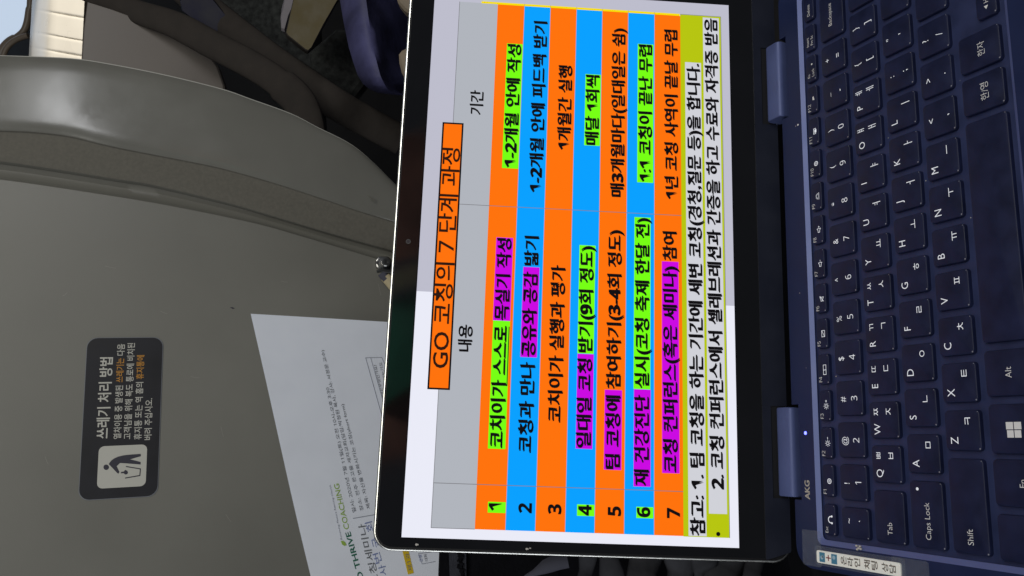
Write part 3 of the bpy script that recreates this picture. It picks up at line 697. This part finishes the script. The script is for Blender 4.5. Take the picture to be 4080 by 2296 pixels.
def esc(k, x0, y0, x1, y1):
    t(k, 'Esc', x0 + 1.0, y1 - 2.4, 2.3, 'legend_dim', 'l'); cx, cy = x0 + 7.0, y0 + 2.6
    k.ring(WORLD, cx, cy, 1.2, 1.65, LZ, M['legend'], 14, math.radians(-10), math.radians(190)); k.disc(WORLD, cx - 1.5, cy - .6, .5, LZ, M['legend'], 8); k.disc(WORLD, cx + 1.5, cy - .6, .5, LZ, M['legend'], 8)
make_key(-137.2, FY0, -123.3, FY1, esc, 'Escape key with white ring icon')
for i in range(12):
    x0 = XF + i * PF
    def d(k, a, b, c, e, i=i):
        t(k, 'F%d' % (i + 1), a + 1.0, e - 2.5, 2.7, 'legend_dim', 'l'); icons[i](k, a + 6.9, b + 2.5)
    make_key(x0, FY0, x0 + 14.4, FY1, d, 'F%d function key' % (i + 1))
def fnlock(k, a, b, c, e):
    t(k, 'Fn', a + 2.2, e - 2.9, 2.3, 'legend_dim', 'l'); t(k, 'Lock', a + 2.2, b + 1.2, 2.3, 'legend_dim', 'l'); k.disc(WORLD, a + 9.3, b + 2.6, .5, LZ, M['legend_dim'], 8)
make_key(XF + 12 * PF, FY0, XF + 12 * PF + 14.4, FY1, fnlock, 'Fn Lock key')
make_key(XF + 13 * PF, FY0, XF + 13 * PF + 14.4, FY1, lambda k, a, b, c, e: (t(k, 'Insert', a + 2.4, e - 2.9, 2.3, 'legend_dim', 'l'), t(k, 'Prt Sc', a + 2.4, b + 1.2, 2.3, 'legend_dim', 'l')), 'Insert and print screen key')
make_key(XF + 14 * PF, FY0, 138.0, FY1, word('Delete', 2.2, .5, 2.5), 'Delete key')
# number row
Y = (-59.3, -44.6)
make_key(-137.2, Y[0], -123.9, Y[1], pair('~', '`'), 'tilde key')
for i, (u, l) in enumerate(zip('!@#$%^&*()_+', '1234567890-=')):
    x0 = -120.7 + i * 19; make_key(x0, Y[0], x0 + 15.8, Y[1], pair(u, l), 'key reading %s' % l)
make_key(107.3, Y[0], 138.0, Y[1], word('Backspace', 6.5, .45, 3.1), 'wide Backspace key')
Y = (-77.65, -62.7)
make_key(-137.2, Y[0], -115.4, Y[1], word('Tab'), 'wide Tab key')
for i, (a, b, c) in enumerate([('Q', 'ㅂ', 'ㅃ'), ('W', 'ㅈ', 'ㅉ'), ('E', 'ㄷ', 'ㄸ'), ('R', 'ㄱ', 'ㄲ'), ('T', 'ㅅ', 'ㅆ'), ('Y', 'ㅛ', None), ('U', 'ㅕ', None), ('I', 'ㅑ', None), ('O', 'ㅐ', 'ㅒ'), ('P', 'ㅔ', 'ㅖ')]):
    x0 = -112.05 + i * 19; make_key(x0, Y[0], x0 + 15.8, Y[1], letter(a, b, c), 'key reading %s' % a)
for i, (a, b) in enumerate([('{', '['), ('}', ']')]):
    x0 = -112.05 + (i + 10) * 19; make_key(x0, Y[0], x0 + 15.8, Y[1], pair(a, b), 'key reading %s' % b)
make_key(115.6, Y[0], 138.0, Y[1], pair('|', '\\'), 'backslash key')
Y = (-95.96, -81.0)
def caps(k, a, b, c, e): word('Caps Lock')(k, a, b, c, e); k.disc(WORLD, c - 3.2, e - 3.6, .65, LZ, M['legend'], 10)
make_key(-137.2, Y[0], -110.6, Y[1], caps, 'wide Caps Lock key with white dot')
for i, (a, b) in enumerate([('A', 'ㅁ'), ('S', 'ㄴ'), ('D', 'ㅇ'), ('F', 'ㄹ'), ('G', 'ㅎ'), ('H', 'ㅗ'), ('J', 'ㅓ'), ('K', 'ㅏ'), ('L', 'ㅣ')]):
    x0 = -107.33 + i * 19; make_key(x0, Y[0], x0 + 15.8, Y[1], letter(a, b), 'key reading %s' % a)
for i, (a, b) in enumerate([(':', ';'), ('"', "'")]):
    x0 = -107.33 + (i + 9) * 19; make_key(x0, Y[0], x0 + 15.8, Y[1], pair(a, b), 'key reading %s' % b)
make_key(101.8, Y[0], 138.0, Y[1], word('Enter', 20), 'wide Enter key')
Y = (-114.13, -99.2)
make_key(-137.2, Y[0], -101.1, Y[1], word('Shift'), 'wide Shift key below Caps Lock')
for i, (a, b) in enumerate([('Z', 'ㅋ'), ('X', 'ㅌ'), ('C', 'ㅊ'), ('V', 'ㅍ'), ('B', 'ㅠ'), ('N', 'ㅜ'), ('M', 'ㅡ')]):
    x0 = -97.88 + i * 19; make_key(x0, Y[0], x0 + 15.8, Y[1], letter(a, b), 'key reading %s' % a)
for i, (a, b) in enumerate([('<', ','), ('>', '.'), ('?', '/')]):
    x0 = -97.88 + (i + 7) * 19; make_key(x0, Y[0], x0 + 15.8, Y[1], pair(a, b), 'key reading %s' % b)
make_key(92.0, Y[0], 138.0, Y[1], word('Shift', 28), 'wide Shift key below Enter')
Y = (-135.6, -117.9)
def win(k, a, b, c, e):
    cx, cy = (a + c) / 2 - .4, b + 8.3; s = 2.9; g = .16
    for x0, y0, x1, y1, sl in ((-s, g, -g, s * .92, 0), (g, g, s, s, 0), (-s, -s * .92, -g, -g, 0), (g, -s, s, -g, 0)):
        k.rect(WORLD, cx + x0, cy + y0, cx + x1, cy + y1, LZ, M['legend_dim'])
make_key(-138.0, Y[0], -121.2, Y[1], word('Ctrl', 3.2, .62), 'Ctrl key')
make_key(-118.2, Y[0], -101.0, Y[1], word('Fn', 0, .62, 3.5, 'legend_dim', True), 'Fn key')
make_key(-98.8, Y[0], -80.3, Y[1], win, 'key with a four-pane window emblem')
make_key(-77.2, Y[0], -59.5, Y[1], word('Alt', 0, .52, 3.5, 'legend_dim', True), 'Alt key')
make_key(-56.3, Y[0], 35.4, Y[1], None, 'blank space bar')
make_key(38.8, Y[0], 54.6, Y[1], word('한/영', 0, .55, 3.9, 'legend_dim', True), 'key reading 한/영')
make_key(57.6, Y[0], 73.6, Y[1], word('한자', 0, .55, 3.6, 'legend_dim', True), 'key reading 한자')
def arrow(dx, dy, extra=None):
    def d(k, a, b, c, e):
        cx, cy = a + 4.2, (b + e) / 2
        k.poly([WORLD(cx + dx * .9, cy + dy * .9, LZ), WORLD(cx - dx * .7 - dy * .9, cy - dy * .7 + dx * .9, LZ), WORLD(cx - dx * .7 + dy * .9, cy - dy * .7 - dx * .9, LZ)], M['legend_dim'])
        if extra: t(k, extra, a + 6.2, cy - 1.1, 2.9, 'legend_dim', 'l')
    return d
make_key(78.4, Y[0], 96.0, -126.9, arrow(-1, 0, 'Home'), 'low left arrow key')
make_key(99.2, Y[0], 116.8, -127.2, arrow(0, -1), 'low down arrow key')
make_key(99.2, -126.4, 116.8, Y[1], arrow(0, 1), 'low up arrow key')
make_key(120.0, Y[0], 138.0, -126.9, arrow(1, 0), 'low right arrow key')

# name label taped on the deck beside the keyboard
root = empty('taped_label', (-0.1473, -0.0525, 0.00036), 'cream label with vertical Korean writing under clear tape, left of the keyboard', 'label')
k = MB()
k.loft([[WORLD(x, y, z) for x, y in rr(-150.1 + i, -75.2 + i, -144.5 - i, -29.9 - i, .9, 3)] for z, i in ((DZ + .12, 0), (DZ + .85, 0), (DZ + 1.0, .15))], M['label'], None, M['label'])
lz = DZ + 1.04
for i, y in enumerate((-33.2, -40.2)):
    k.rect(WORLD, -149.5, y - 1.8, -145.2, y + 1.5, lz, M['label_blue'])
    k.disc(WORLD, -147.5 + i * .8, y, .9, lz + .03, M['label_pale'], 10)
k.disc(WORLD, -147.0, y - .9 + 7.4, .55, lz + .03, M['label_pale'], 8)
k.stroke(WORLD, [(-148.4, -37.0), (-146.1, -37.0)], .5, lz, M['label_red']); k.stroke(WORLD, [(-147.25, -38.2), (-147.25, -35.8)], .5, lz, M['label_red'])
y = -47.2
for ch in '온라인 채팅 상담':
    if ch == ' ': y -= 1.6; continue
    text(k, WORLD, ch, M['label_ink'], -149.1, y + .2, 3.5, lz, -145.4, .02); y -= 3.75
adopt(k.build('card'), root)
k = MB()
for x0, y0, x1, y1, z in ((-151.2, -77.0, -142.6, -28.3, DZ + .10), (-152.2, -32, -136.0, -20.5, DZ + .06), (-152.6, -88, -142.4, -70, DZ + .08)):
    o = [(x + random.uniform(-.12, .12), yy + random.uniform(-.12, .12)) for x, yy in rr(x0, y0, x1, y1, 1.2, 3)]
    k.poly([WORLD(x, yy, z) for x, yy in o], M['tape'])
adopt(k.build('clear_tape'), root)
k = MB()
for i in range(5): 
    x, yy = -141.0 + random.uniform(-1.5, 1.2), -52.8 + random.uniform(-2.5, 2); k.box(Frame(WORLD(x, yy, DZ), (1, 0, 0), (0, 1, 0), (0, 0, 1)), -.4, -.5, -.1, .4, .5, .7, M['dust'], .25)
adopt(k.build('tape_frayed_bit'), root)

for o_, spots in (('dust_speck', [(-60, -27), (68, -26), (-20, -24.5), (-111, -146), (30, -100.8), (-30, -82.6), (57, -116.2), (-64, -43.2), (-135, -62), (18, -97), (-90, -62), (44, -79.5), (-3, -116)]),):
    k = MB()
    for x, yy in spots: k.disc(WORLD, x + random.uniform(-1, 1), yy, random.uniform(.12, .3), DZ + .04 if yy > -30 else -1.86 if yy in (-100.8, -82.6, -116.2, -97, -79.5, -62, -116, -43.2) else DZ + .04, M['dust'], 6)
    adopt(k.build(o_), deck_body)['kind'] = 'stuff'
# what the laptop rests on
k = MB(); n = 24; g = []
for j in range(n + 1):
    for i in range(n + 1):
        x, y = -300 + 620 * i / n, -420 + 520 * j / n
        g.append(WORLD(x, y, -13.6 - max(0, abs(x) - 150) * .35 - max(0, y + 10) * .8 + random.uniform(-1.2, 0)))
k.raw(g + [p - Vector((0, 0, .01)) for p in g], [(j * (n + 1) + i, j * (n + 1) + i + 1, (j + 1) * (n + 1) + i + 1, (j + 1) * (n + 1) + i) for j in range(n) for i in range(n)], M['dark'])
tag(k.build('dark_cloth', None, 60), 'black cloth lying underneath the laptop', 'cloth')

# seen only as reflections in the glass: seat and cloth behind the camera
def mirrored(px, py, dist):
    n = LID.ez; d = (at(px, py, 1) - CAM).normalized(); o = LID(0, 0, 0)
    hit = CAM + d * ((o - CAM).dot(n) / d.dot(n))
    return hit + (d - 2 * d.dot(n) * n) * dist
def back(name, px, dist, m, label, cat):
    k = MB(); pts = [mirrored(x, y, dist) for x, y in px]
    push = (pts[0] - LID(0, 90, 0)).normalized() * .03
    k.loft([pts, [p + push for p in pts]], M[m], None, M[m]); k.raw(pts, [tuple(t) for t in tessellate_polygon([pts])], M[m])
    tag(k.build(name), label, cat)
M['green'] = mat('green_cloth', (0.08, 0.45, 0.27), 0.8); M['brick'] = mat('brown_cloth', (0.36, 0.17, 0.12), 0.8, noise=.6, nscale=14)
back('green_cloth', [(1500, 1190), (1700, 1130), (1700, 1500), (1480, 1640)], .75, 'green', 'green cloth behind the viewer, seen reflected in the top bezel', 'cloth')
back('brown_cushion', [(1480, 1640), (1700, 1500), (1700, 1800), (1450, 1860)], .78, 'brick', 'brown cushion behind the viewer, reflected low in the bezel', 'cushion')
back('tan_cushion', [(1500, 1100), (1720, 1040), (1720, 1120), (1500, 1180)], .80, 'elastic', 'tan cushion edge behind the viewer, reflected beside the green cloth', 'cushion')
back('navy_cushion', [(1500, 1180), (1720, 1120), (1720, 1140), (1500, 1205)], .74, 'nylon', 'navy cloth edge behind the viewer, reflected beside the green cloth', 'cloth')
back('red_cushion', [(1520, 560), (1740, 520), (1740, 1000), (1500, 1060)], .82, 'brick', 'reddish brown cushion behind the viewer, reflected under the webcam', 'cushion')
